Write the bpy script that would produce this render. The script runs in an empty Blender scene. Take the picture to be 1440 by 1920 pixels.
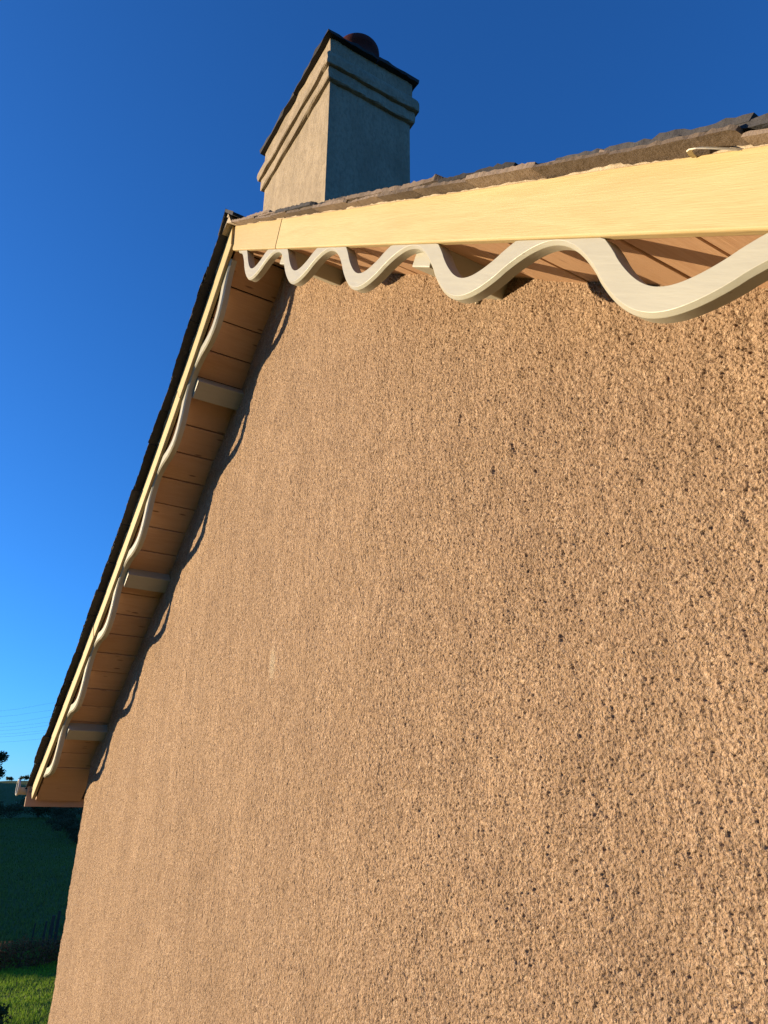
import bpy, math, random
import numpy as np
from mathutils import Vector, Matrix

rng = np.random.default_rng(7)
random.seed(7)
SC = bpy.context.scene
COL = SC.collection
H = 4.6                                   # eye height above the lawn; all plans below are relative to the eye
OFF = np.array([0.0, 0.0, H])

# ------------------------------------------------------------------ camera
F_PX, YAW, PITCH, ROLL = 1389.5, math.radians(31.54), math.radians(22.56), math.radians(0.25)
cy, sy, cp, sp = math.cos(YAW), math.sin(YAW), math.cos(PITCH), math.sin(PITCH)
fw = Vector((-cp*cy, cp*sy, sp)); rt = Vector((sy, cy, 0)); up = rt.cross(fw)
c, s = math.cos(ROLL), math.sin(ROLL)
r2 = rt*c + up*s; u2 = up*c - rt*s
cam_d = bpy.data.cameras.new('camera'); cam = bpy.data.objects.new('camera', cam_d); COL.objects.link(cam)
cam_d.sensor_fit = 'VERTICAL'; cam_d.sensor_height = 36.0; cam_d.sensor_width = 36.0
cam_d.lens = F_PX/1920*36.0
cam_d.clip_start = 0.05; cam_d.clip_end = 9000
M = Matrix((r2, u2, -fw)).transposed().to_4x4(); M.translation = Vector((0, 0, H)); cam.matrix_world = M
SC.camera = cam

# ------------------------------------------------------------------ sky, sun, exposure
SUN_AZ, SUN_EL = math.radians(41.0), math.radians(6.6)      # azimuth measured from -Y towards -X
to_sun = Vector((-math.sin(SUN_AZ)*math.cos(SUN_EL), -math.cos(SUN_AZ)*math.cos(SUN_EL), math.sin(SUN_EL)))
world = bpy.data.worlds.new('World'); SC.world = world; world.use_nodes = True
wn = world.node_tree.nodes; wl = world.node_tree.links; wn.clear()
sky = wn.new('ShaderNodeTexSky'); sky.sky_type = 'NISHITA'; sky.sun_disc = False
sky.sun_elevation = SUN_EL; sky.sun_rotation = math.atan2(to_sun.x, to_sun.y)
sky.altitude = 200; sky.air_density = 0.85; sky.dust_density = 0.5; sky.ozone_density = 6.6
bg = wn.new('ShaderNodeBackground'); bg.inputs['Strength'].default_value = 0.15
wo = wn.new('ShaderNodeOutputWorld')
wl.new(sky.outputs[0], bg.inputs['Color']); wl.new(bg.outputs[0], wo.inputs['Surface'])
sun_d = bpy.data.lights.new('sun', 'SUN'); sun_d.energy = 4.4; sun_d.angle = math.radians(0.53); sun_d.color = (1.0, 0.79, 0.50)
sun = bpy.data.objects.new('sun', sun_d); COL.objects.link(sun)
sun.rotation_euler = (-to_sun).to_track_quat('-Z', 'Y').to_euler(); sun.location = (-20, -25, 30)
SC.view_settings.view_transform = 'Standard'; SC.view_settings.look = 'None'
SC.view_settings.exposure = 1.25; SC.view_settings.gamma = 1.0; SC.view_settings.use_curve_mapping = False
SC.cycles.max_bounces = 8; SC.cycles.diffuse_bounces = 5; SC.cycles.use_denoising = True; SC.cycles.denoiser = 'OPENIMAGEDENOISE'; SC.cycles.denoising_input_passes = 'RGB_ALBEDO_NORMAL'; SC.cycles.denoising_prefilter = 'NONE'

# ------------------------------------------------------------------ mesh and object helpers
ORG = {}                                   # world origin of every object
def link(o, parent, org):
    COL.objects.link(o)
    ORG[o.name] = np.array(org, float)
    if parent is not None:
        o.parent = parent; o.location = Vector(ORG[o.name]-ORG[parent.name])
    else: o.location = Vector(ORG[o.name])
    return o
def meta(o, label=None, cat=None, group=None, kind=None, category=None):
    cat = cat or category
    for k, v in (('label', label), ('category', cat), ('group', group), ('kind', kind)):
        if v: o[k] = v
    return o
def empty(name, loc, **kw):
    o = bpy.data.objects.new(name, None); o.empty_display_size = .2
    return meta(link(o, None, np.array(loc)+OFF), **kw)
def mk(name, V, F, mat, parent=None, pc=None, smooth=False, **kw):
    """one mesh object from vertices given relative to the eye; pc = own coordinates of the piece for its grain"""
    V = np.asarray(V, float); org = (V.min(0)+V.max(0))/2
    me = bpy.data.meshes.new(name)
    if isinstance(F, np.ndarray) and F.ndim == 2:
        n, k = F.shape
        me.vertices.add(len(V)); me.loops.add(n*k); me.polygons.add(n)
        me.vertices.foreach_set('co', (V-org).astype(np.float32).ravel())
        me.loops.foreach_set('vertex_index', F.astype(np.int32).ravel())
        me.polygons.foreach_set('loop_start', np.arange(0, n*k, k, dtype=np.int32))
        me.update(calc_edges=True)
    else:
        me.from_pydata((V-org).tolist(), [], [list(map(int, f)) for f in F])
    if pc is None: pc = (V-org)+rng.uniform(-50, 50, 3)
    a = me.attributes.new('pc', 'FLOAT_VECTOR', 'POINT'); a.data.foreach_set('vector', np.asarray(pc, np.float32).ravel())
    me.materials.append(mat)
    if smooth: me.polygons.foreach_set('use_smooth', [True]*len(me.polygons))
    me.validate()
    o = bpy.data.objects.new(name, me)
    return meta(link(o, parent, org+OFF), **kw)
def grid_faces(n, m, closed=False):
    """n rows by m columns of vertices -> quads"""
    i, j = np.meshgrid(np.arange(n-1), np.arange(m if closed else m-1), indexing='ij')
    j2 = (j+1) % m
    return np.stack([i*m+j, i*m+j2, (i+1)*m+j2, (i+1)*m+j], -1).reshape(-1, 4)
def hexa(P):
    """8 corners, index = 4*a+2*b+c"""
    return [(0, 1, 3, 2), (4, 6, 7, 5), (0, 4, 5, 1), (2, 3, 7, 6), (0, 2, 6, 4), (1, 5, 7, 3)]
def box(x0, x1, y0, y1, z0, z1):
    return np.array([(x, y, z) for x in (x0, x1) for y in (y0, y1) for z in (z0, z1)], float)
def bevel(o, w=.002, seg=1):
    b = o.modifiers.new('bevel', 'BEVEL'); b.width = w; b.segments = seg; b.limit_method = 'ANGLE'; b.angle_limit = math.radians(40)
    return o
def tube(path, r, n=8, cap=True):
    path = np.asarray(path, float); V = []
    r = np.broadcast_to(r, (len(path),))
    for i, p in enumerate(path):
        d = path[min(i+1, len(path)-1)]-path[max(i-1, 0)]; d = d/np.linalg.norm(d)
        a = np.cross(d, (0, 0, 1.)); a = a if np.linalg.norm(a) > 1e-3 else np.cross(d, (1., 0, 0)); a /= np.linalg.norm(a); b = np.cross(d, a)
        V += [p+r[i]*(math.cos(t)*a+math.sin(t)*b) for t in np.arange(n)*2*math.pi/n]
    F = grid_faces(len(path), n, True).tolist()
    if cap: F += [list(range(n))[::-1], list(range((len(path)-1)*n, len(path)*n))]
    return np.array(V), F

# ------------------------------------------------------------------ materials
class NT:
    def __init__(self, name):
        self.m = bpy.data.materials.new(name); self.m.use_nodes = True
        self.t = self.m.node_tree; self.t.nodes.clear()
        self.o = self.n('ShaderNodeOutputMaterial'); self.b = self.n('ShaderNodeBsdfPrincipled')
        self.t.links.new(self.b.outputs[0], self.o.inputs['Surface'])
    def n(self, k, **kw):
        x = self.t.nodes.new(k)
        for a, v in kw.items(): setattr(x, a, v)
        return x
    def set(self, sock, v):
        if hasattr(v, 'is_linked'): self.t.links.new(v, sock)
        else: sock.default_value = v
    def coord(self, scale=(1, 1, 1), attr='pc', off=(0, 0, 0)):
        if attr == 'world':
            a = self.n('ShaderNodeNewGeometry').outputs['Position']
        else: a = self.n('ShaderNodeAttribute', attribute_name=attr).outputs['Vector']
        mp = self.n('ShaderNodeMapping'); self.t.links.new(a, mp.inputs['Vector']); mp.inputs['Scale'].default_value = scale; mp.inputs['Location'].default_value = off
        return mp.outputs[0]
    def noise(self, co, scale=1, detail=3, rough=.5, dist=0):
        x = self.n('ShaderNodeTexNoise'); self.t.links.new(co, x.inputs['Vector'])
        x.inputs['Scale'].default_value = scale; x.inputs['Detail'].default_value = detail; x.inputs['Roughness'].default_value = rough; x.inputs['Distortion'].default_value = dist
        return x.outputs['Fac']
    def vor(self, co, scale=1, feature='F1', rand=1):
        x = self.n('ShaderNodeTexVoronoi', feature=feature); self.t.links.new(co, x.inputs['Vector']); x.inputs['Scale'].default_value = scale; x.inputs['Randomness'].default_value = rand
        return x.outputs['Distance']
    def ramp(self, v, pts):
        x = self.n('ShaderNodeValToRGB'); self.t.links.new(v, x.inputs[0]); e = x.color_ramp.elements
        while len(e) < len(pts): e.new(.5)
        for k, (p, col) in zip(e, pts):
            k.position = p; k.color = (col, col, col, 1) if not hasattr(col, '__len__') else (*col, 1)
        return x.outputs['Color']
    def mix(self, f, a, b, mode='MIX'):
        x = self.n('ShaderNodeMix', data_type='RGBA', blend_type=mode)
        self.set(x.inputs[0], f)
        for q, v in ((6, a), (7, b)):
            self.set(x.inputs[q], v if hasattr(v, 'is_linked') else (*v, 1))
        return x.outputs[2]
    def math(self, op, a, b=0.0):
        x = self.n('ShaderNodeMath', operation=op); self.set(x.inputs[0], a); self.set(x.inputs[1], b); return x.outputs[0]
    def bump(self, h, dist=.002, strength=1.0):
        x = self.n('ShaderNodeBump'); self.t.links.new(h, x.inputs['Height']); x.inputs['Distance'].default_value = dist; x.inputs['Strength'].default_value = strength
        self.t.links.new(x.outputs[0], self.b.inputs['Normal']); return x
    def done(self, col, rough=.8, spec=.3):
        self.set(self.b.inputs['Base Color'], col if hasattr(col, 'is_linked') else (*col, 1)); self.set(self.b.inputs['Roughness'], rough)
        self.b.inputs['Specular IOR Level'].default_value = spec
        return self.m

def mat_render():
    t = NT('roughcast_render'); w = t.coord(attr='world')
    big = t.noise(w, 1.3, 4, .6); mid = t.noise(w, 9, 4, .6)
    col = t.ramp(big, [(.3, (.380, .256, .165)), (.55, (.440, .300, .195)), (.75, (.475, .327, .213))])
    col = t.mix(t.ramp(mid, [(.35, .55), (.6, 0)]), col, (.32, .212, .137))
    # mixed sand and grit of the dash; dark specks also paint in pit shade
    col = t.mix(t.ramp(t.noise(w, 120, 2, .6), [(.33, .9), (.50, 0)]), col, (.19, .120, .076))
    col = t.mix(t.ramp(t.noise(t.coord(attr='world', off=(7, 3, 5)), 105, 2, .6), [(.54, 0), (.68, .75)]), col, (.60, .44, .30))
    col = t.mix(t.ramp(t.noise(t.coord(attr='world', scale=(1, 1, .6), off=(1, 9, 2)), 48, 2, .6), [(.36, .5), (.5, 0)]), col, (.25, .165, .105))
    col = t.mix(t.ramp(t.noise(t.coord(attr='world', scale=(1, 1, .09)), 13, 3, .6), [(.42, .30), (.58, 0)]), col, (.27, .18, .115))
    # grout smear left on the render
    d = t.n('ShaderNodeVectorMath', operation='DISTANCE'); t.t.links.new(t.coord(attr='world', scale=(1, 1, .45)), d.inputs[0]); d.inputs[1].default_value = (SMEAR[0], SMEAR[1], (SMEAR[2]+H)*.45)
    sm = t.math('MULTIPLY', t.ramp(t.math('ADD', d.outputs['Value'], t.math('MULTIPLY', t.noise(w, 60, 3, .6), .03)), [(.03, 1), (.055, 0)]), .7)
    col = t.mix(sm, col, (.47, .38, .27))
    h = t.math('ADD', t.noise(w, 210, 3, .65), t.math('MULTIPLY', t.noise(w, 95, 2, .5), 1.3))
    t.bump(h, .011, 1.0)
    return t.done(col, .95, .1)
def mat_smooth_render():
    t = NT('smooth_grey_render'); w = t.coord(attr='world', scale=(1, 1, .45))
    col = t.ramp(t.noise(w, 7, 5, .65), [(.3, (.235, .188, .132)), (.55, (.315, .252, .178)), (.8, (.355, .288, .205))])
    col = t.mix(t.ramp(t.noise(w, 60, 3, .6), [(.35, .6), (.55, 0)]), col, (.20, .158, .11))
    t.bump(t.noise(t.coord(attr='world', scale=(1, 1, .3)), 140, 4, .7), .005, .7)
    return t.done(col, .92, .15)
def mat_wood(name, light, dark, knot, rough=.62, bump=.0012, kn=1.6, ks=1.0):
    """grain runs along x of the piece's own coordinates"""
    t = NT(name)
    g = t.noise(t.coord((1.3, 16, 16)), 1, 5, .62, 1.2)
    fib = t.noise(t.coord((14, 300, 300)), 1, 3, .7)
    blot = t.noise(t.coord((1.6, 3, 3)), 1, 3, .6)
    col = t.ramp(g, [(.28, dark), (.48, light), (.62, tuple(.5*(a+b) for a, b in zip(light, dark))), (.72, light)])
    col = t.mix(t.ramp(fib, [(.35, .35), (.6, 0)]), col, dark)
    col = t.mix(t.ramp(blot, [(.4, 0), (.75, .35)]), col, tuple(.75*a for a in dark))
    k = t.vor(t.coord((kn*2.2, kn*9, kn*9)), 1)
    col = t.mix(t.ramp(k, [(.045*ks, .85), (.085*ks, 0)]), col, knot)
    rnd = t.n('ShaderNodeObjectInfo').outputs['Random']
    col = t.mix(t.ramp(rnd, [(0, .45), (.6, 0)]), col, tuple(.82*a for a in dark))
    t.bump(t.math('ADD', fib, t.math('MULTIPLY', g, .8)), bump, .8)
    return t.done(col, rough, .3)
def mat_paint():
    t = NT('grey_cream_paint')
    b = t.noise(t.coord((10, 90, 90)), 1, 3, .6)
    col = t.mix(t.ramp(t.noise(t.coord((4, 4, 4)), 1, 4, .6), [(.4, 0), (.7, .5)]), (.335, .318, .25), (.30, .283, .22))
    col = t.mix(t.ramp(t.vor(t.coord((9, 26, 26)), 1), [(.03, .6), (.07, 0)]), col, (.16, .13, .1))
    t.bump(b, .0012, .5)
    return t.done(col, t.ramp(b, [(.3, .34), (.7, .48)]), .5)
def mat_slate(name, a, b, lichen=.25):
    t = NT(name)
    n = t.noise(t.coord((6, 6, 6)), 1, 6, .7)
    col = t.ramp(n, [(.3, a), (.7, b)])
    col = t.mix(t.ramp(t.noise(t.coord((22, 22, 22)), 1, 4, .7), [(.6, 0), (.72, lichen)]), col, (.36, .32, .25))
    col = t.mix(t.ramp(t.noise(t.coord((2, 2, 2)), 1, 2, .5), [(.45, 0), (.65, .5)]), col, tuple(.55*x for x in a))
    rnd = t.n('ShaderNodeObjectInfo').outputs['Random']
    col = t.mix(t.ramp(rnd, [(0, .55), (.5, 0)]), col, tuple(.5*x for x in a)); col = t.mix(t.ramp(rnd, [(.55, 0), (1, .5)]), col, tuple(1.35*x for x in b))
    t.bump(t.math('ADD', t.noise(t.coord((30, 30, 30)), 1, 5, .7), n), .006, .8)
    return t.done(col, .85, .2)
def mat_simple(name, a, b, scale=8, rough=.8, bump=0.0, spec=.3, attr='pc'):
    t = NT(name); co = t.coord(attr=attr)
    n = t.noise(co, scale, 5, .65)
    if bump: t.bump(t.noise(co, scale*4, 4, .7), bump, .8)
    return t.done(t.ramp(n, [(.3, a), (.7, b)]), rough, spec)
def mat_leaf(name, a, b, cc):
    t = NT(name); n = t.noise(t.coord(attr='pc'), 1.1, 3, .6); n2 = t.noise(t.coord(attr='pc'), 9, 2, .6)
    col = t.mix(t.ramp(n2, [(.45, 0), (.65, .7)]), t.ramp(n, [(.3, a), (.7, b)]), cc)
    m = t.done(col, .7, .2)
    tr = t.n('ShaderNodeBsdfTranslucent'); t.t.links.new(col, tr.inputs['Color'])
    ms = t.n('ShaderNodeMixShader'); ms.inputs[0].default_value = .3
    t.t.links.new(t.b.outputs[0], ms.inputs[1]); t.t.links.new(tr.outputs[0], ms.inputs[2]); t.t.links.new(ms.outputs[0], t.o.inputs['Surface'])
    return m
def mat_ground():
    t = NT('grassland'); w = t.coord(attr='world')
    big = t.noise(w, .06, 4, .6); tuft = t.noise(t.coord(attr='world', scale=(1, 1, 1)), 2.2, 5, .7); fine = t.noise(w, 14, 4, .7)
    col = t.ramp(tuft, [(.3, (.09, .11, .02)), (.6, (.145, .16, .03)), (.8, (.18, .17, .04))])
    col = t.mix(t.ramp(big, [(.4, 0), (.7, .5)]), col, (.12, .125, .03))
    col = t.mix(t.ramp(fine, [(.35, .5), (.6, 0)]), col, (.05, .07, .02))
    t.bump(t.math('ADD', tuft, t.math('MULTIPLY', fine, .4)), .22, 1.0)
    return t.done(col, .9, .1)

D_WALL = 1.27
SMEAR = (-2.98, D_WALL, 0.62)
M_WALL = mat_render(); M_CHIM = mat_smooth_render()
M_OAK = mat_wood('new_planed_timber', (.475, .362, .182), (.40, .285, .125), (.33, .21, .085), kn=1.2)
M_SOFFIT = mat_wood('soffit_timber', (.52, .33, .20), (.42, .245, .14), (.13, .06, .035), kn=2.2, ks=1.7)
M_PAINT = mat_paint()
M_SLATE = mat_slate('stone_slate', (.12, .09, .068), (.22, .165, .125))
M_SLATE_D = mat_slate('shade_dark_slate', (.026, .025, .027), (.055, .052, .053), .12)  # darker slate copy; shade of left verge and silhouette edges put into colour
M_MORTAR = mat_simple('lime_mortar', (.34, .27, .19), (.46, .38, .28), 40, .95, .004)
M_STRAP = mat_simple('pale_strap', (.60, .53, .40), (.68, .61, .48), 30, .7)
M_DECK = mat_simple('roof_deck', (.03, .025, .02), (.06, .05, .04), 8, .9)
M_POT = mat_simple('red_clay_pot', (.055, .013, .011), (.085, .020, .015), 14, .75, .002, .15)
M_GUTTER = mat_simple('cream_gutter', (.42, .38, .31), (.47, .43, .36), 5, .4)
M_STONE = mat_simple('garden_stone', (.10, .09, .08), (.2, .18, .15), 10, .9, .02)
M_POST = mat_simple('weathered_post', (.05, .035, .025), (.09, .065, .045), 9, .9, .006)
M_WIRE = mat_simple('cable_metal', (.12, .12, .13), (.16, .16, .17), 3, .6)
M_BARK = mat_simple('bark', (.05, .038, .028), (.10, .075, .055), 9, .95, .02)
M_GROUND = mat_ground()
M_BLADE = mat_leaf('lawn_blade', (.17, .30, .015), (.24, .37, .025), (.29, .37, .04))
M_TUFT = mat_leaf('field_blade', (.14, .17, .03), (.18, .20, .035), (.21, .20, .05))
M_HEDGE = mat_leaf('hedge_leaf', (.19, .075, .03), (.26, .12, .05), (.13, .09, .03))
M_LEAF = mat_leaf('tree_leaf', (.03, .045, .014), (.06, .075, .022), (.09, .07, .025))
M_SCRUB = mat_leaf('scrub_leaf', (.07, .065, .022), (.13, .10, .04), (.16, .12, .06))

# ------------------------------------------------------------------ the land
SX, SY = -math.sin(SUN_AZ), -math.cos(SUN_AZ)
def smooth(a, b, x):
    t = np.clip((x-a)/(b-a), 0, 1); return t*t*(3-2*t)
def ground_z(x, y):
    x = np.asarray(x, float); y = np.asarray(y, float)
    d = -x
    z = np.where(d > 30, (d-30)*.0525, 0)
    z = np.where(d > 112, 82*.0525+(d-112)*.048, z)
    z = np.where(d > 420, 82*.0525+308*.048+(d-420)*.004, z)
    z = z+smooth(30, 60, d)*(.25*np.sin(x*.13+y*.21)+.12*np.sin(x*.31-y*.17+1))
    z = z+smooth(8, 40, y-12+np.clip((d-60)*.05, 0, 6))*smooth(35, 90, d)*2.2
    # unseen spur towards the low sun; it keeps the field beyond the hedge in shade
    r = x*SX+y*SY; q = -x*(-SY)+y*(-SX) if False else x*SY+y*(-SX)
    ridge = 9.0*smooth(60, 150, r)*smooth(-2, 25, -y)  # unseen ridge added to block low sky and cut fill light
    hump = np.clip((q-14.5)*.66, 0, 34)*smooth(45, 95, r)*(1-smooth(170, 320, r))*smooth(8, 45, -y)
    return z+np.maximum(hump, ridge)-H
def build_ground():
    def axis(lo, hi, mid, n):
        u = np.linspace(math.asinh((lo-mid)/18), math.asinh((hi-mid)/18), n); return mid+18*np.sinh(u)
    xs = axis(-4000, 3000, -40, 420); ys = axis(-3000, 3000, 4, 300)
    X, Y = np.meshgrid(xs, ys, indexing='ij'); Z = ground_z(X, Y)
    mk('ground', np.stack([X, Y, Z], -1).reshape(-1, 3), grid_faces(*X.shape), M_GROUND, smooth=True, kind='structure')
build_ground()

def blades(name, n, xr, yr, h, w, mat, label, lean=.4, power=1.0):
    x = xr[0]+(xr[1]-xr[0])*rng.random(n)**power; y = rng.uniform(*yr, n)
    cl = .55+.45*np.sin(x*2.1+3*np.sin(y*1.3))*np.sin(y*1.7+2*np.sin(x*.9))
    hh = h*rng.uniform(.5, 1.2, n)*(.6+.8*cl); a = rng.uniform(0, 2*math.pi, n)
    base = np.stack([x, y, ground_z(x, y)-.01], -1); dx = np.stack([np.cos(a), np.sin(a), 0*a], -1)*w
    tip = base+np.stack([rng.normal(0, lean, n)*hh, rng.normal(0, lean, n)*hh, hh], -1)
    V = np.stack([base-dx, base+dx, tip], 1).reshape(-1, 3)
    mk(name, V, np.arange(3*n).reshape(-1, 3), mat, pc=V, label=label, category='grass', kind='stuff')
blades('lawn_grass', 70000, (-33.5, -19), (-1, 10), .10, .012, M_BLADE, 'bright sunlit lawn grass between house and clipped hedge')
blades('field_grass', 60000, (-31.5, -112), (1, 24), .17, .035, M_TUFT, 'rough dark green pasture grass in shade beyond the hedge', power=1.5)

# ------------------------------------------------------------------ the cottage: outline of the two verges
APX, APZ = -3.134, 3.018                    # top edge of the bargeboards at the apex
L_CURVE = (.0072033, .0786733, .9183857, 3.0450164)     # left verge sags: cubic in u = x - APX
X_FL, X_FR = -7.03, .762                    # inner faces of the eaves fascias
def lz(x): return np.polyval(L_CURVE, x-APX)
class Verge:
    def __init__(self, side):
        self.side = side
        if side == 'L':
            x = np.linspace(APX, -7.6, 900); z = lz(x)
        else:
            x = np.linspace(APX, 1.3, 900); z = APZ-.75*(x-APX)
        self.x, self.z = x, z
        self.s = np.concatenate([[0], np.cumsum(np.hypot(np.diff(x), np.diff(z)))])
    def at(self, s, t):
        """s down the slope from the apex, t square to it (up positive) -> x, z"""
        s = np.asarray(s, float); t = np.asarray(t, float)
        x = np.interp(s, self.s, self.x)+np.where(s < 0, s*(-.76 if self.side == 'L' else .8), 0)
        z = np.interp(s, self.s, self.z)-np.where(s < 0, s*(.65 if self.side == 'L' else .6), 0)
        e = .01; dx = np.interp(s+e, self.s, self.x)-np.interp(s-e, self.s, self.x); dz = np.interp(s+e, self.s, self.z)-np.interp(s-e, self.s, self.z)
        l = np.hypot(dx, dz); dx, dz = dx/l, dz/l
        nx, nz = (-dz, dx) if self.side == 'R' else (dz, -dx)
        return x+t*nx, z+t*nz
    def s_at(self, xq):
        o = np.argsort(self.x); return float(np.interp(xq, self.x[o], self.s[o]))
    def P(self, s, t, y):
        x, z = self.at(s, t); return np.stack(np.broadcast_arrays(x, y, z), -1).astype(float)
VL, VR = Verge('L'), Verge('R')
S_L, S_R = VL.s_at(X_FL), VR.s_at(X_FR)
T_BOT = -.134                               # underside of the bargeboards
T_SOF = -.122                               # underside of the soffit boards
Y_BR, Y_BL = .950, .938                     # outer faces of right and left bargeboards
XW_L, XW_R = -6.54, .32                     # gable wall corners at eye height

cottage = empty('cottage', (-3.1, 3.8, -H), label='tan roughcast cottage gable with stone slate roof, pale bargeboards and wavy trim', cat='house')

# --- gable wall: modelled relief of the roughcast
def relief_field():
    res = .0022; nx, nz = 3400, 2430          # 7.5 m by 5.25 m
    x0, z0 = -7.0, -1.9
    fx = np.fft.fftfreq(nx, res)[None, :]; fz = np.fft.rfftfreq(nz, res)[:, None].T
    fx2 = np.fft.fftfreq(nx, res)[:, None]; fz2 = np.fft.rfftfreq(nz, res)[None, :]
    W = np.fft.rfft2(rng.standard_normal((nx, nz)).astype(np.float32))
    def band(lam, bw=.45, an=1.0, W=W):
        f = np.hypot(fx2, fz2*an)+1e-6
        g = np.fft.irfft2(W*np.exp(-(np.log(f*lam)/bw)**2), s=(nx, nz)); return g/g.std()
    g1 = band(.0088, .38); g2 = band(.020, .42, 1.25); g3 = band(.07, .5, 1.6); g4 = band(.5, .6)
    wx = (x0+res*np.arange(nx))[:, None]; wx = np.clip((wx+4.6)/3.2, 0, 1); wx = wx*wx*(3-2*wx)      # coarser dash towards the right-hand corner
    wg = smooth(-3.3, -1.3, (x0+res*np.arange(nx))[:, None])
    h = -.0013*wg*np.clip(.4-g1, 0, 2.4)+.0005*wg*g1-.0012*np.clip(.35-g2, 0, 2.2)+.0011*g3+.0022*g4
    pit = np.clip(-(g1*(.35+.35*wg)+g2*(.85-.3*wg))-(1.10-.30*np.clip(g3, -1.5, 1.5)), 0, 1.1)
    h -= .0021*(.4+.6*wx)*pit; h -= h.mean()
    return h.astype(np.float32), x0, z0, res
REL, RX0, RZ0, RRES = relief_field()
def relief(x, z):
    u = np.clip((x-RX0)/RRES, 0, REL.shape[0]-2); v = np.clip((z-RZ0)/RRES, 0, REL.shape[1]-2)
    i = u.astype(int); j = v.astype(int); a = u-i; b = v-j
    return (REL[i, j]*(1-a)*(1-b)+REL[i+1, j]*a*(1-b)+REL[i, j+1]*(1-a)*b+REL[i+1, j+1]*a*b)
# larger gouges where the dash has dropped out
NG = 260
gx = -.3-4.6*rng.random(NG)**1.25; gz = rng.uniform(-.9, 1.9, NG); gr = rng.uniform(.0026, .0052, NG)*(1-.1*np.abs(gx)); ga = rng.uniform(1.8, 6.5, NG); gt = rng.normal(.12, .2, NG)
def gouge(x, z):
    out = np.zeros_like(x)
    for k in range(NG):
        m = (np.abs(x-gx[k]) < .05) & (np.abs(z-gz[k]) < .06)
        if not m.any(): continue
        dz = z[m]-gz[k]; dx = x[m]-gx[k]+gt[k]*dz
        out[m] -= .0052*np.exp(-((dx/gr[k])**2+(dz/(gr[k]*ga[k]))**2))
    return out
def wall_top(x):
    sl = np.interp(x, VL.x[::-1], VL.z[::-1]) ; sr = APZ-.75*(x-APX)
    return np.where(x < APX, sl, sr)-.10
def wall_left(z): return XW_L-.088*(.04-np.minimum(z, .3))*(z < 5)
def wall_low(x): return np.interp(x, [-6.9, -2, -.5, .4], [-1.65, -.78, -.55, -.5])
def wall_panel(xa, xb, dx, dz):
    n = int((xb-xa)/dx)+1; xq = np.linspace(xa, xb, 50); m = int((wall_top(xq)-wall_low(xq)).max()/dz)
    X = np.linspace(xa, xb, n)[:, None]+np.zeros((1, m)); v = np.linspace(0, 1, m)[None, :]
    lo = wall_low(X); Z = lo+v*(wall_top(X)-lo)
    if xa < -6:                                           # battered corner
        u = (X-xa)/(xb-xa); X = wall_left(Z)+.004*np.sin(Z*23)+.003*np.sin(Z*71+1)+u*(xb-wall_left(Z))
    h = relief(X, Z)+gouge(X, Z)
    return X, Z, h
def build_wall():
    panels = [wall_panel(-6.54, -4.2, .0075, .0065), wall_panel(-4.2, -3.1, .0046, .0045), wall_panel(-3.1, -2.15, .0035, .0035), wall_panel(-2.15, -1.2, .0026, .0026), wall_panel(-1.2, -.45, .0025, .0025), wall_panel(-.45, XW_R, .012, .012)]
    V = []; F = []; n0 = 0
    for k, (X, Z, h) in enumerate(panels):
        if k < len(panels)-1:                                          # seams: the finer edge takes the coarser edge's relief
            X2, Z2, h2 = panels[k+1]
            if Z2.shape[1] > Z.shape[1]: h2[0, :] = np.interp(Z2[0], Z[-1], h[-1])
            else: h[-1, :] = np.interp(Z[-1], Z2[0], h2[0])
    for X, Z, h in panels:
        V.append(np.stack([X, D_WALL-h, Z], -1).reshape(-1, 3)); F.append(grid_faces(*X.shape)+n0); n0 += X.size
    # return of the corner to the side wall and the plain wall below
    X, Z, h = panels[0]; e = np.stack([X[0], D_WALL-h[0], Z[0]], -1)[::6]; e2 = e.copy(); e2[:, 1] = D_WALL+.25; e2[:, 0] += .0
    V.append(np.concatenate([e, e2])); k = len(e); F.append(np.array([(n0+i, n0+i+1, n0+k+i+1, n0+k+i) for i in range(k-1)])); n0 += 2*k
    xs = np.linspace(-6.54, XW_R, 60); zt = wall_low(xs)+.02; xs[0] = wall_left(zt[:1])[0]
    top = np.stack([xs, np.full(60, D_WALL+.004), zt], -1); bot = top.copy(); bot[:, 2] = -H-.2; bot[0, 0] = wall_left(np.array([-H]))[0]
    V.append(np.concatenate([top, bot])); F.append(np.array([(n0+i, n0+60+i, n0+60+i+1, n0+i+1) for i in range(59)])); n0 += 120
    V = np.concatenate(V); F = np.concatenate(F)
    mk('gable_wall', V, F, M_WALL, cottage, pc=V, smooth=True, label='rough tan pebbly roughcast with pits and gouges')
build_wall()
sw = np.array([(wall_left(np.array([z]))[0]+(.012 if z < 0 else .012), y, z) for y in (D_WALL+.2, 6.3) for z in (-H-.2, .22)])
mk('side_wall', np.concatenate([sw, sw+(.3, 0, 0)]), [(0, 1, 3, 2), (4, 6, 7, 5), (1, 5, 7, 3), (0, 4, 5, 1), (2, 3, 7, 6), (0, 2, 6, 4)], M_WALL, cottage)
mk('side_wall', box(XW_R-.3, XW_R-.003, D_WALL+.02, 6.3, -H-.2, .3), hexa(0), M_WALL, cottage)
mk('rear_wall', box(-6.4, XW_R-.31, 6.0, 6.29, -H-.2, .25), hexa(0), M_WALL, cottage)
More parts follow.
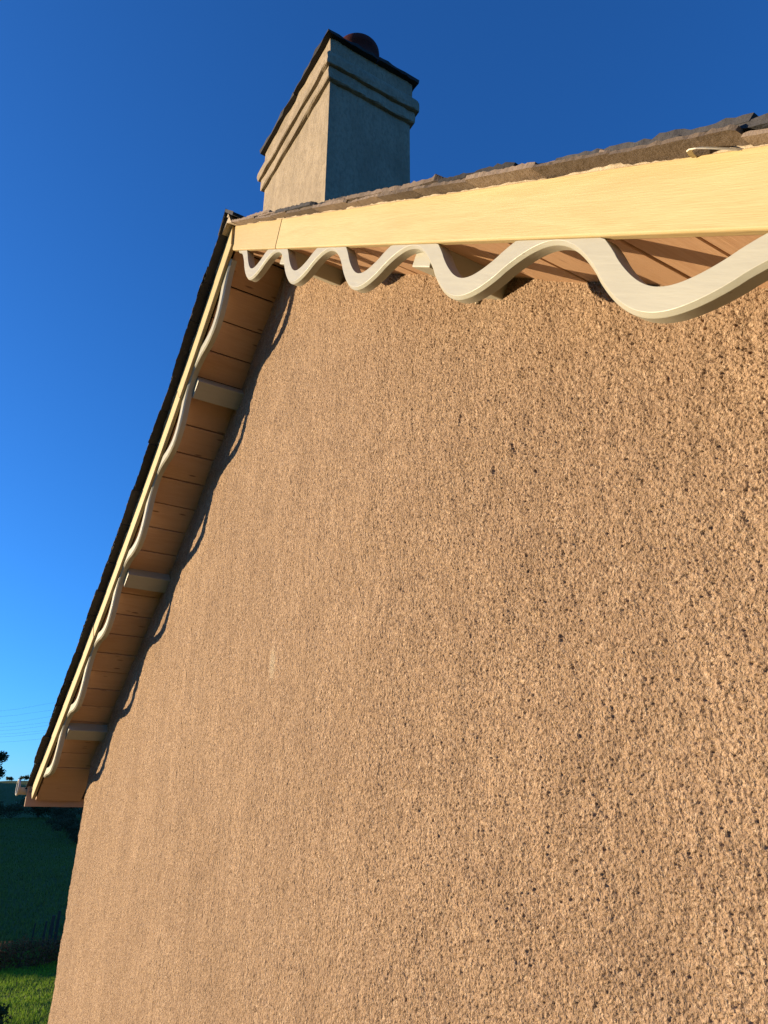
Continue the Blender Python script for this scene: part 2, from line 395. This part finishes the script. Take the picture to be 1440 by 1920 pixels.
for (px, pz, r) in ((-1.495, 1.536, .008),):      # blobs of mortar stuck under the soffit
    a, b = np.meshgrid(np.linspace(0, math.pi, 7), np.arange(9)*2*math.pi/9, indexing='ij')
    rr = r*(1+.35*rng.standard_normal(a.shape)*.6)
    V = np.stack([px+rr*1.4*np.sin(a)*np.cos(b), D_WALL-.006+.7*rr*np.sin(a)*np.sin(b), pz+rr*.8*np.cos(a)], -1).reshape(-1, 3)
    mk('mortar_blob', V, grid_faces(7, 9, True), M_MORTAR, cottage)

# --- roof deck of each slope, the parent of soffit boards and slates
def roof_deck(V, s1, name):
    ss = np.linspace(0.0, s1, 24); pts = []
    for t, y in ((-.098, .975), (-.098, 6.3), (-.002, 6.3), (-.002, .975)): pts.append(V.P(ss, t, y))
    A = np.stack(pts, 1).reshape(-1, 3); F = grid_faces(24, 4, True).tolist()+[[0, 1, 2, 3], [92, 95, 94, 93]]
    return mk(name, A, F, M_DECK, cottage)
roof_l = roof_deck(VL, S_L, 'roof'); roof_r = roof_deck(VR, S_R, 'roof')

# --- soffit boards run back from the verge, lapped side by side
def soffit(V, roof, joints):
    for a, b in zip(joints[:-1], joints[1:]):
        g = rng.uniform(.0028, .0044); dt = rng.uniform(-.0022, .0022); tw = rng.uniform(-.001, .001)
        A = V.P(np.array([a+g, a+g, b-g, b-g, a+g, a+g, b-g, b-g]), np.array([T_SOF+dt, T_SOF+.02, T_SOF+dt+tw, T_SOF+.02]*2), np.array([.9735]*4+[1.32]*4))
        pc = np.stack([A[:, 1], [a, a, b, b]*2, [0, .02]*4], -1)+rng.uniform(-30, 30, 3)
        bevel(mk('soffit_board', A, [(0, 2, 3, 1), (4, 5, 7, 6), (0, 1, 5, 4), (2, 6, 7, 3), (0, 4, 6, 2), (1, 3, 7, 5)], M_SOFFIT, roof, pc=pc), .0018)
jl = [.02, .125, .32, .515, .70, .87]+[.99+.1875*k for k in range(1, 19)]
jl = [j for j in jl if j < S_L-.06]+[S_L-.002]
soffit(VL, roof_l, jl)
jr = sorted([3.279-.1945*k for k in range(-8, 17)]); jr = [.01]+[j for j in jr if .06 < j < S_R-.03]+[S_R-.002]
soffit(VR, roof_r, jr)

# --- bargeboards
def barge(V, y, s0, s1, n, plumb0=None, cut1=0.0):
    ss = np.linspace(s0, s1, n); th = .022; ch = .004
    prof = [(0, 0), (T_BOT+ch, 0), (T_BOT, ch), (T_BOT, th), (0, th)]
    A = []; pc = []
    for i, s_ in enumerate(ss):
        for t, d in prof:
            st = s_
            if i == 0 and plumb0 is not None: st = s_+plumb0*t
            if i == n-1: st = s_+cut1*t
            A.append(V.P(st, t, y+d)); pc.append((s_, t, d))
    pc = np.array(pc)+rng.uniform(-9, 9, 3)
    A = np.array(A); m = len(prof)
    F = grid_faces(n, m, True).tolist()+[list(range(m)), list(range((n-1)*m, n*m))[::-1]]
    return bevel(mk('bargeboard', A, F, M_OAK, cottage, pc=pc), .0015)
barge(VR, Y_BR, .012, .872, 4, plumb0=-.72, cut1=-.20)
barge(VR, Y_BR+.001, .8735, S_R-.001, 10, plumb0=-.20, cut1=.2)
barge(VL, Y_BL, .0, 1.02, 10, plumb0=-.80, cut1=0)
barge(VL, Y_BL+.002, 1.0215, 2.9, 16); barge(VL, Y_BL, 2.9012, S_L-.001, 14, cut1=.3)

# --- wavy trim under each bargeboard
def wave(V, y, phase, s0, s1, round_end=False):
    N = int((s1-s0)/.0125); ss = np.linspace(s0, s1, N)
    lo = lambda q: T_BOT-.079+.068*np.sign(np.cos(2*math.pi*phase(q)))*np.abs(np.cos(2*math.pi*phase(q)))**.92
    L = lo(ss); sl = (lo(ss+.004)-lo(ss-.004))/.008; nl = np.hypot(1, sl)
    wd = np.full(N, .055)
    if round_end:
        k = np.clip((s1-ss)/.022, 0, 1); wd = wd*np.sqrt(np.clip(1-(1-k)**2, .02, 1))
        L = L+(.055-wd)*.5
    us, ut = ss-sl/nl*wd, L+wd/nl
    us = np.maximum.accumulate(us); ut = np.minimum(ut, T_BOT-.0006)
    ch, th = .0085, .036
    k = np.minimum(1, wd/.03)
    ls, lt = ss-sl/nl*ch*k, L+ch*k/nl
    prof = [(us, ut, y), (ls, lt, y), (ss, L, y+ch), (ss, L, y+th), (us, ut, y+th)]
    A = np.stack([V.P(a, b, d) for a, b, d in prof], 1).reshape(-1, 3)
    pc = np.stack([np.stack([a, b, np.full(N, d)], -1) for a, b, d in prof], 1).reshape(-1, 3)
    m = 5; F = grid_faces(N, m, True).tolist()+[list(range(m)), list(range((N-1)*m, N*m))[::-1]]
    o = mk('wave_trim', A, F, M_PAINT, cottage, pc=pc)
    b = bevel(o, .0016, 2); b.modifiers[0].angle_limit = math.radians(30); o.data.polygons.foreach_set('use_smooth', [True]*len(o.data.polygons))
    w = o.modifiers.new('wn', 'WEIGHTED_NORMAL')
    return o
PR = .677; C0R = .57-PR/2+PR               # first crest of the right trim
wave(VR, .9585, lambda q: (q-C0R)/PR, .215, S_R-.02)
CL = np.array([.15, .883, 1.574, 2.28, 3.03, 3.79, 4.52]); CK = np.arange(-1, 6)
from numpy import polyfit, polyval
cl_fit = polyfit(CL, CK, 3)
wave(VL, .9585, lambda q: polyval(cl_fit, q), .175, 4.47, True)

# --- bracket ends (purlin stubs) under the soffit
def bracket(V, s_, w=.112, drop=.066):
    A = V.P(np.array([s_-w/2, s_-w/2, s_+w/2, s_+w/2]*2), np.array([T_SOF-drop, T_SOF+.004]*4), np.array([.9965]*4+[1.30]*4))
    pc = np.stack([A[:, 1], [0, 0, 1, 1]*2, [0, 1]*4], -1)
    bevel(mk('bracket', A, [(0, 2, 3, 1), (4, 5, 7, 6), (0, 1, 5, 4), (2, 6, 7, 3), (0, 4, 6, 2), (1, 3, 7, 5)], M_PAINT, cottage, pc=pc), .004, 2)
for q in (.925, 2.33, 3.875): bracket(VL, q)
for q in (.93, 2.275, 3.63): bracket(VR, q)

# --- stone slates
def slate(V, name, sa, sb, y0, y1, t0, t1, th, mat, roof, rough=.006, nE=13):
    """slab from sa (upper) to sb (lower end); underside at t0 (upper end) .. t1 (lower end); ragged outer edge and lower end"""
    ss = np.linspace(sa, sb, nE); k = np.linspace(0, 1, nE)
    e = np.cumsum(rng.normal(0, rough*.16, nE)); e -= np.linspace(e[0], e[-1], nE); e += rng.normal(0, rough*.22, nE)+rng.normal(0, rough*.5)*np.linspace(-1, 1, nE)
    e[0] += rough*abs(rng.normal())*.7; e[-1] += rough*abs(rng.normal())*1.3
    tt = t0+(t1-t0)*k
    low = V.P(ss, tt, y0+e); upp = V.P(ss, tt+th*(1+.13*rng.standard_normal(nE)), y0+e+rng.normal(0, rough*.3, nE)+rough*.5)
    nb = 5; yb = np.linspace(y0, y1, nb)[1:]
    ee = rng.normal(0, rough*.6, nb-1)
    lowb = V.P(sb+ee, np.full(nb-1, t1), yb); uppb = V.P(sb+ee-rough*.6, np.full(nb-1, t1+th), yb)
    back = V.P(np.array([sa]), np.array([t0]), y1); backu = V.P(np.array([sa]), np.array([t0+th]), y1)
    ring_l = np.concatenate([low, lowb, back]); ring_u = np.concatenate([upp, uppb, backu]); n = len(ring_l)
    F = [[i, (i+1) % n, n+(i+1) % n, n+i] for i in range(n)]
    F += [[n-1]+[i, i+1] for i in range(0, n-2)]; F += [[2*n-1, n+i+1, n+i] for i in range(0, n-2)]
    return mk(name, np.concatenate([ring_l, ring_u]), F, mat, roof)
def verge_slates(V, roof, s_end, y_edge, mat):
    q = -.01                                   # undercloak, laid along the bargeboard
    while q < s_end+.03:
        l = rng.uniform(.22, .38); e = min(q+l, s_end+.045)
        slate(V, 'undercloak_slate', q+rng.uniform(.001, .005), e, y_edge-rng.uniform(.030, .048), 1.2, .0012+rng.uniform(0, .003), .0012+rng.uniform(.001, .008), rng.uniform(.007, .013), mat, roof, .0034, 25)
        q += l
        if e >= s_end+.04: break
    # courses above
    e = .17; k = 0
    while e < s_end+.2:
        ee = min(e, s_end+.055); l = rng.uniform(.46, .54)
        y0 = y_edge-rng.uniform(.024, .044); th = rng.uniform(.008, .016)
        base = .0115+rng.uniform(0, .002)
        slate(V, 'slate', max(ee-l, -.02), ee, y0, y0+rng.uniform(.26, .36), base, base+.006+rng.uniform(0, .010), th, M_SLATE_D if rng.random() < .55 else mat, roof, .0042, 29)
        slate(V, 'slate', max(ee-l, -.02), ee+rng.uniform(-.01, .01), y0+.375, y0+.375+rng.uniform(.24, .3), base, base+.016, th, mat, roof, .006)
        e += rng.uniform(.25, .36); k += 1
    # rest of the slope, out of sight from the ground: courses in one mesh
    A = []; F = []
    for j, ee in enumerate(np.arange(.17, s_end+.1, .195)):
        ee = min(ee, s_end+.055)
        yy = .0+1.6
        while yy < 6.3:
            w = rng.uniform(.2, .34); a = len(A)*8
            A.append(V.P(np.array([max(ee-.4, 0)]*4+[ee]*4), np.array([.016, .034, .016, .034, .045, .065, .045, .065]), np.array([yy, yy, min(yy+w-.005, 6.3), min(yy+w-.005, 6.3)]*2)))
            F += [[a+i for i in f] for f in hexa(0)]; yy += w
    mk('slate_courses', np.concatenate(A), F, mat, roof, kind='stuff')
verge_slates(VR, roof_r, S_R, Y_BR, M_SLATE)
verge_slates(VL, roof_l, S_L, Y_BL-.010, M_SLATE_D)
# mortar squeezed out between bargeboard and slates
def mortar_line(V, roof, s1, y):
    n = int(s1/.012); ss = np.linspace(.02, s1, n)
    nz = np.convolve(rng.standard_normal(n+20), np.ones(9)/9, 'same')[10:-10]*2.0
    out = np.clip(nz*.006, -.012, .006); hgt = np.clip(.005+.004*np.convolve(rng.standard_normal(n+20), np.ones(5)/5, 'same')[10:-10]*2, .001, .010)
    prof = [(np.full(n, .0004), y+.004-out), (hgt, y+.002-out), (hgt+.001, np.full(n, y+.05)), (np.full(n, .0004), np.full(n, y+.05))]
    A = np.stack([V.P(ss, a, b) for a, b in prof], 1).reshape(-1, 3)
    mk('mortar_bedding', A, grid_faces(n, 4, True), M_MORTAR, roof, smooth=True)
mortar_line(VR, roof_r, S_R-.05, Y_BR); mortar_line(VL, roof_l, S_L-.05, Y_BL)
# ridge tiles
for k in range(9):
    y0 = .893+.6*k; y1 = y0+.596
    A = []
    for y in (y0, y1):
        for (t, q) in ((.062, .16), (.06, 0.0), (.062, .16)): pass
        l0 = VL.P(.10, .030, y); l1 = VL.P(.10, .046, y); r0 = VR.P(.13, .034, y); r1 = VR.P(.13, .050, y)
        A += [l0, (APX-.008, y, APZ+.075), r0, r1, (APX-.008, y, APZ+.098), l1]
    F = grid_faces(2, 6, True).tolist()+[[0, 1, 4, 5], [1, 2, 3, 4], [11, 10, 7, 6], [10, 9, 8, 7]]
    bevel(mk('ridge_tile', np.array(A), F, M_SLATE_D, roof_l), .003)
A = []
for y in (.905, 1.05): A += [VL.P(.085, .002, y), (APX-.008, y, APZ+.080), VR.P(.085, .002, y), (APX, y, APZ+.002)]
mk('ridge_mortar', np.array(A)+rng.normal(0, .003, (8, 3)), [(0, 1, 2, 3), (7, 6, 5, 4), (0, 4, 5, 1), (1, 5, 6, 2), (2, 6, 7, 3), (3, 7, 4, 0)], M_MORTAR, roof_l)
# loose strap end poking out under the slates
ts = [(3.262, -.003, .001), (3.265, -.004, .014), (3.272, -.005, .027), (3.284, -.006, .034), (3.298, -.006, .034), (3.314, -.005, .027), (3.330, -.004, .018), (3.344, -.003, .009), (3.356, -.002, .001)]
path = [VR.P(a, b, Y_BR-c_) for a, b, c_ in ts]
A = []
for p in path: A += [p+np.array((-.003, -.003, -.002)), p+np.array((.003, .003, -.002)), p+np.array((.003, .003, .001)), p+np.array((-.003, -.003, .001))]
mk('strap', np.array(A), grid_faces(9, 4, True).tolist()+[[0, 1, 2, 3], [35, 34, 33, 32]], M_STRAP, roof_r)

# --- eaves: fascia and gutter
fas = bevel(mk('fascia', box(X_FL-.021, X_FL, .908, 6.3, .088, .262), hexa(0), M_SOFFIT, cottage, pc=box(0, .02, .9, 6.3, 0, .2)[:, [1, 2, 0]]), .002)
bevel(mk('fascia', box(X_FR, X_FR+.021, .93, 6.3, -.06, .09), hexa(0), M_SOFFIT, cottage), .002)
gxc, gzc, gr_ = X_FL-.085, .235, .056
ys = [.848, 6.35]; A = []
angs = np.linspace(math.pi, 2*math.pi, 15)
for y in ys:
    for a in angs: A.append((gxc+gr_*math.cos(a), y, gzc+gr_*math.sin(a)))
    for a in angs[::-1]: A.append((gxc+(gr_-.004)*math.cos(a), y, gzc+(gr_-.004)*math.sin(a)))
gut = mk('gutter', np.array(A), grid_faces(2, 30, True).tolist()+[[i, i+1, 28-i, 29-i] for i in range(14)]+[[30+29-i, 30+28-i, 30+i+1, 30+i] for i in range(14)], M_GUTTER, cottage)
a, b = np.meshgrid(np.arange(24)*2*math.pi/24, np.arange(6)*2*math.pi/6, indexing='ij')
ring = np.stack([gxc+(gr_+.003+.006*np.cos(b))*np.cos(a), .846+.010*np.sin(b), gzc+(gr_+.003+.006*np.cos(b))*np.sin(a)], -1)
V = ring.reshape(-1, 3); F = [[i*6+j, i*6+(j+1) % 6, ((i+1) % 24)*6+(j+1) % 6, ((i+1) % 24)*6+j] for i in range(24) for j in range(6)]
mk('gutter_ring', V, F, M_GUTTER, gut, smooth=True)
for y in (1.6, 2.6, 3.6, 4.6, 5.6): mk('gutter_bracket', box(X_FL-.03, X_FL-.0215, y, y+.03, .20, .26), hexa(0), M_GUTTER, gut)

# --- chimney on the gable
CX0, CX1, CY0, CY1 = -3.610, -2.682, 1.273, 1.815
def loops(prof, name, parent, mat=M_CHIM, wob=.0018, n=14, label=None):
    A = []
    for p, z in prof:
        x0, x1, y0, y1 = CX0-p, CX1+p, CY0-p, CY1+p
        u = np.linspace(0, 1, n, endpoint=False)
        per = np.concatenate([np.stack([x0+(x1-x0)*u, 0*u+y0], -1), np.stack([0*u+x1, y0+(y1-y0)*u], -1), np.stack([x1+(x0-x1)*u, 0*u+y1], -1), np.stack([0*u+x0, y1+(y0-y1)*u], -1)])
        per += rng.normal(0, wob, per.shape); A.append(np.concatenate([per, np.full((4*n, 1), z)+rng.normal(0, wob, (4*n, 1))], 1))
    m = 4*n
    A = np.concatenate(A); F = grid_faces(len(prof), m, True).tolist()+[list(range(m))[::-1], list(range((len(prof)-1)*m, len(prof)*m))]
    return mk(name, A, F, mat, parent, label=label)
chim = loops([(0, 2.60), (0, 2.8), (0, 3.2), (0, 3.5), (0, 3.885)], 'chimney', cottage, wob=.0012)
loops([(.002, 3.876), (.020, 3.877), (.025, 3.883), (.025, 3.930), (.022, 3.966)], 'moulding', chim)
loops([(.008, 3.966), (.040, 3.967), (.044, 3.971), (.045, 4.000), (.044, 4.036), (.037, 4.062), (.024, 4.086), (.016, 4.098)], 'moulding', chim)
loops([(.012, 4.094), (.014, 4.15), (.015, 4.212)], 'chimney_head', chim)
def slab(x0, x1, y0, y1, z0, th, name='cap_slate', rough=.006):
    n = 9; u = np.linspace(0, 1, n, endpoint=False)
    per = np.concatenate([np.stack([x0+(x1-x0)*u, 0*u+y0], -1), np.stack([0*u+x1, y0+(y1-y0)*u], -1), np.stack([x1+(x0-x1)*u, 0*u+y1], -1), np.stack([0*u+x0, y1+(y0-y1)*u], -1)])
    lo = per+rng.normal(0, rough*.5, per.shape); hi = per+rng.normal(0, rough*.6, per.shape); m = len(per)
    A = np.concatenate([np.c_[lo, np.full(m, z0)], np.c_[hi, z0+th+rng.normal(0, .003, m)]])
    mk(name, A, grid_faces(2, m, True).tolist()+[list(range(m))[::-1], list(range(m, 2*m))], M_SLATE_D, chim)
slab(CX0-.036, -3.115, CY0-.044, 1.55, 4.213, .024); slab(CX0-.033, -3.10, 1.554, CY1+.042, 4.214, .021)
slab(-3.110, CX1+.044, CY0-.047, 1.565, 4.2135, .022); slab(-3.095, CX1+.047, 1.57, CY1+.046, 4.2145, .026)
slab(-3.45, -2.70, CY0+.06, CY1-.08, 4.240, .03, rough=.012)
def lathe(cx, cy, prof, n, name, mat, parent):
    A = [(cx+r*math.cos(t), cy+r*math.sin(t), z) for r, z in prof for t in np.arange(n)*2*math.pi/n]
    return mk(name, np.array(A), grid_faces(len(prof), n, True), mat, parent, smooth=True)
lathe(-2.865, 1.545, [(.150, 4.23), (.150, 4.27), (.128, 4.29), (.120, 4.40), (.117, 4.46), (.134, 4.475), (.140, 4.495), (.138, 4.52), (.126, 4.535), (.104, 4.53), (.100, 4.45), (.098, 4.25)], 40, 'chimney_pot', M_POT, chim)

# ------------------------------------------------------------------ hedge, trees, scrub
def leaves(centers, n, size, mat, name, parent, flat=.0, shell=.55):
    """leaf-sized faces spread through lumps: centers = (x, y, z, rx, ry, rz)"""
    cs = np.array(centers); w = (cs[:, 3]*cs[:, 4]*cs[:, 5])**.67; k = rng.choice(len(cs), n, p=w/w.sum())
    d = rng.standard_normal((n, 3)); d /= np.linalg.norm(d, axis=1, keepdims=True); r = (shell+(1-shell)*rng.random(n))**1.0*(1+.12*rng.standard_normal(n))
    p = cs[k, :3]+d*r[:, None]*cs[k, 3:]
    a = rng.standard_normal((n, 3)); a /= np.linalg.norm(a, axis=1, keepdims=True); b = np.cross(a, rng.standard_normal((n, 3))); b /= np.linalg.norm(b, axis=1, keepdims=True)
    s_ = size*rng.uniform(.5, 1.3, (n, 1))
    V = np.stack([p-a*s_, p+b*s_*.55, p+a*s_, p-b*s_*.55], 1).reshape(-1, 3)
    return mk(name, V, np.arange(4*n).reshape(-1, 4), mat, parent, pc=V)
def gz_(x, y): return float(ground_z(x, y))
def hedge():
    root = empty('clipped_hedge', (-31.2, 8, gz_(-31.2, 8)), label='low clipped russet brown hedge between bright lawn and dark field', cat='hedge')
    cs = []
    for y in np.arange(3.6, 24, .28):
        x = -30.4-.10*(y-4)+rng.normal(0, .06); g = gz_(x, y)
        for zz in (.22, .6): cs.append((x+rng.normal(0, .05), y, g+zz+rng.normal(0, .05), .36, .34, .30))
    leaves(cs, 26000, .045, M_HEDGE, 'foliage', root, shell=.3)
    for y in np.arange(3.8, 24, .8):
        x = -30.4-.10*(y-4); g = gz_(x, y)
        V, F = tube([(x, y, g-.05), (x+.03, y+.05, g+.4), (x-.05, y+.1, g+.75)], [.03, .02, .008], 6); mk('stem', V, F, M_BARK, root)
hedge()
def bush(name, x, y, r, h, mat, label, cat, group, n=1800, leaf=.10):
    g = gz_(x, y); root = empty(name, (x, y, g), label=label, cat=cat, group=group)
    cs = [(x+rng.normal(0, r*.45), y+rng.normal(0, r*.45), g+h*rng.uniform(.3, .8), r*rng.uniform(.35, .6), r*rng.uniform(.35, .6), h*rng.uniform(.18, .32)) for _ in range(9)]
    cs.append((x, y, g+h*.3, r*.8, r*.8, h*.3))
    leaves(cs, n, leaf, mat, 'foliage', root, shell=.35)
    for k in range(4):
        c0 = cs[k]; V, F = tube([(x, y, g-.05), ((x+c0[0])/2+.05, (y+c0[1])/2, (g+c0[2])/2), c0[:3]], [.05, .035, .012], 5); mk('stem', V, F, M_BARK, root)
def tree(name, x, y, h, r, label, group=None, n=6000, leaf=.22, mat=M_LEAF):
    g = gz_(x, y); root = empty(name, (x, y, g), label=label, cat='tree', group=group)
    V, F = tube([(x, y, g-.2), (x+.1, y, g+h*.25), (x-.1, y+.1, g+h*.5), (x, y, g+h*.8)], [h*.04, h*.032, h*.024, h*.006], 8); mk('trunk', V, F, M_BARK, root)
    cs = []
    for k in range(15):
        a = rng.uniform(0, 6.28); q = rng.uniform(.2, .75)*r; zz = g+h*rng.uniform(.42, .92); q *= 1.15-.7*((zz-g)/h-.42)
        cs.append((x+q*math.cos(a), y+q*math.sin(a), zz, r*rng.uniform(.25, .42), r*rng.uniform(.25, .42), r*rng.uniform(.2, .34)))
        if k < 8:
            V, F = tube([(x, y, g+h*.3+.03*k*h), ((x+cs[-1][0])/2, (y+cs[-1][1])/2, g+h*.4+.03*k*h), cs[-1][:3]], [h*.016, h*.011, h*.003], 5); mk('limb', V, F, M_BARK, root)
    leaves(cs, n, leaf, mat, 'crown', root, shell=.25)
BL = 'scrub along the far field edge'
for k, (x, y, r, h, m) in enumerate([(-112, 9.5, 1.7, 2.1, 0), (-113, 13, 1.9, 2.3, 1), (-112, 16.5, 1.8, 2.6, 0), (-108, 18.3, 1.7, 1.8, 1), (-101, 17.6, 1.6, 1.6, 1), (-95, 17.4, 1.5, 1.5, 1), (-88, 16.8, 1.5, 1.4, 1), (-82, 16.2, 1.3, 1.3, 1), (-76, 15.6, 1.2, 1.2, 1), (-115, 20.5, 2.2, 3.0, 0), (-110, 22.5, 2.0, 2.6, 0), (-102, 21.5, 2.0, 2.4, 1)]):
    if m: bush('bramble_bush', x, y, r, h, M_SCRUB, 'straggly yellow brown scrub bush on the bank bordering the dark field', 'bush', 'scrub bushes on the field bank', 2600, .09)
    else: bush('hedgerow_bush', x, y, r, h, M_LEAF, 'dark green hedgerow bush along the top of the dark field', 'bush', 'bushes along the field top', 2600, .11)
tree('field_tree', -150, 12.9, 9.0, 3.2, 'lone dark leafy tree standing on the skyline beyond the field')
for k in range(16):
    y = 22+k*7.2+rng.uniform(-2, 2); x = -400+rng.uniform(-10, 10)
    tree('skyline_tree', x, y, rng.uniform(1.4, 2.4), rng.uniform(1.8, 3.0), 'small far tree in the line along the hill skyline', 'distant trees on the hill skyline', 700, .3)
# gate posts by the hedge
def post(x, y, h, r, rail=None):
    g = gz_(x, y); V, F = tube([(x, y, g-.3), (x+.01, y, g+h*.5), (x+.02, y+.02, g+h)], [r, r*.97, r*.85], 8)
    return V, F
GL = 'weathered fence posts by the hedge'
for (x, y, h, r, lb) in [(-33.6, 6.02, 1.02, .075, 'tall thick weathered fence post standing behind the russet hedge'), (-33.2, 5.72, .90, .045, 'thin leaning fence post beside the thick post behind the hedge'), (-33.9, 5.45, .74, .03, 'short slim stake between the fence posts and the field'), (-34.0, 6.28, 1.10, .065, 'round weathered fence post next to the cottage side of the thick post')]:
    V, F = post(x, y, h, r); mk('fence_post', V, F, M_POST, label=lb, category='post', group=GL)
bush('garden_shrub', -22.6, 2.95, .55, .62, M_LEAF, 'low dark shrub growing at the edge of the sunlit lawn', 'shrub', None, 2400, .05)
# overhead wires far off
WIRES = [(1330, 1319), (1341, 1332), (1354, 1344), (1361.5, 1354), (1368, 1360), (1375, 1369), (1380, 1373), (1390, 1384)]
Rm = np.array([list(r2), list(u2), list(fw)])
for ya, yb in WIRES:
    pts = []
    for xx, yy, d in ((-420, ya+(ya-yb)*4.2, 330), (30, ya, 300), (92, yb, 296), (330, yb+(yb-ya)*2.6, 280)):
        v = Rm.T @ np.array([xx-720, 960-yy, F_PX]); pts.append(v/math.hypot(v[0], v[1])*d)
    V, F = tube(pts, .02, 5); mk('overhead_wire', V, F, M_WIRE, label='thin overhead power cable crossing the pale sky beside the eaves', category='cable', group='overhead power cables')
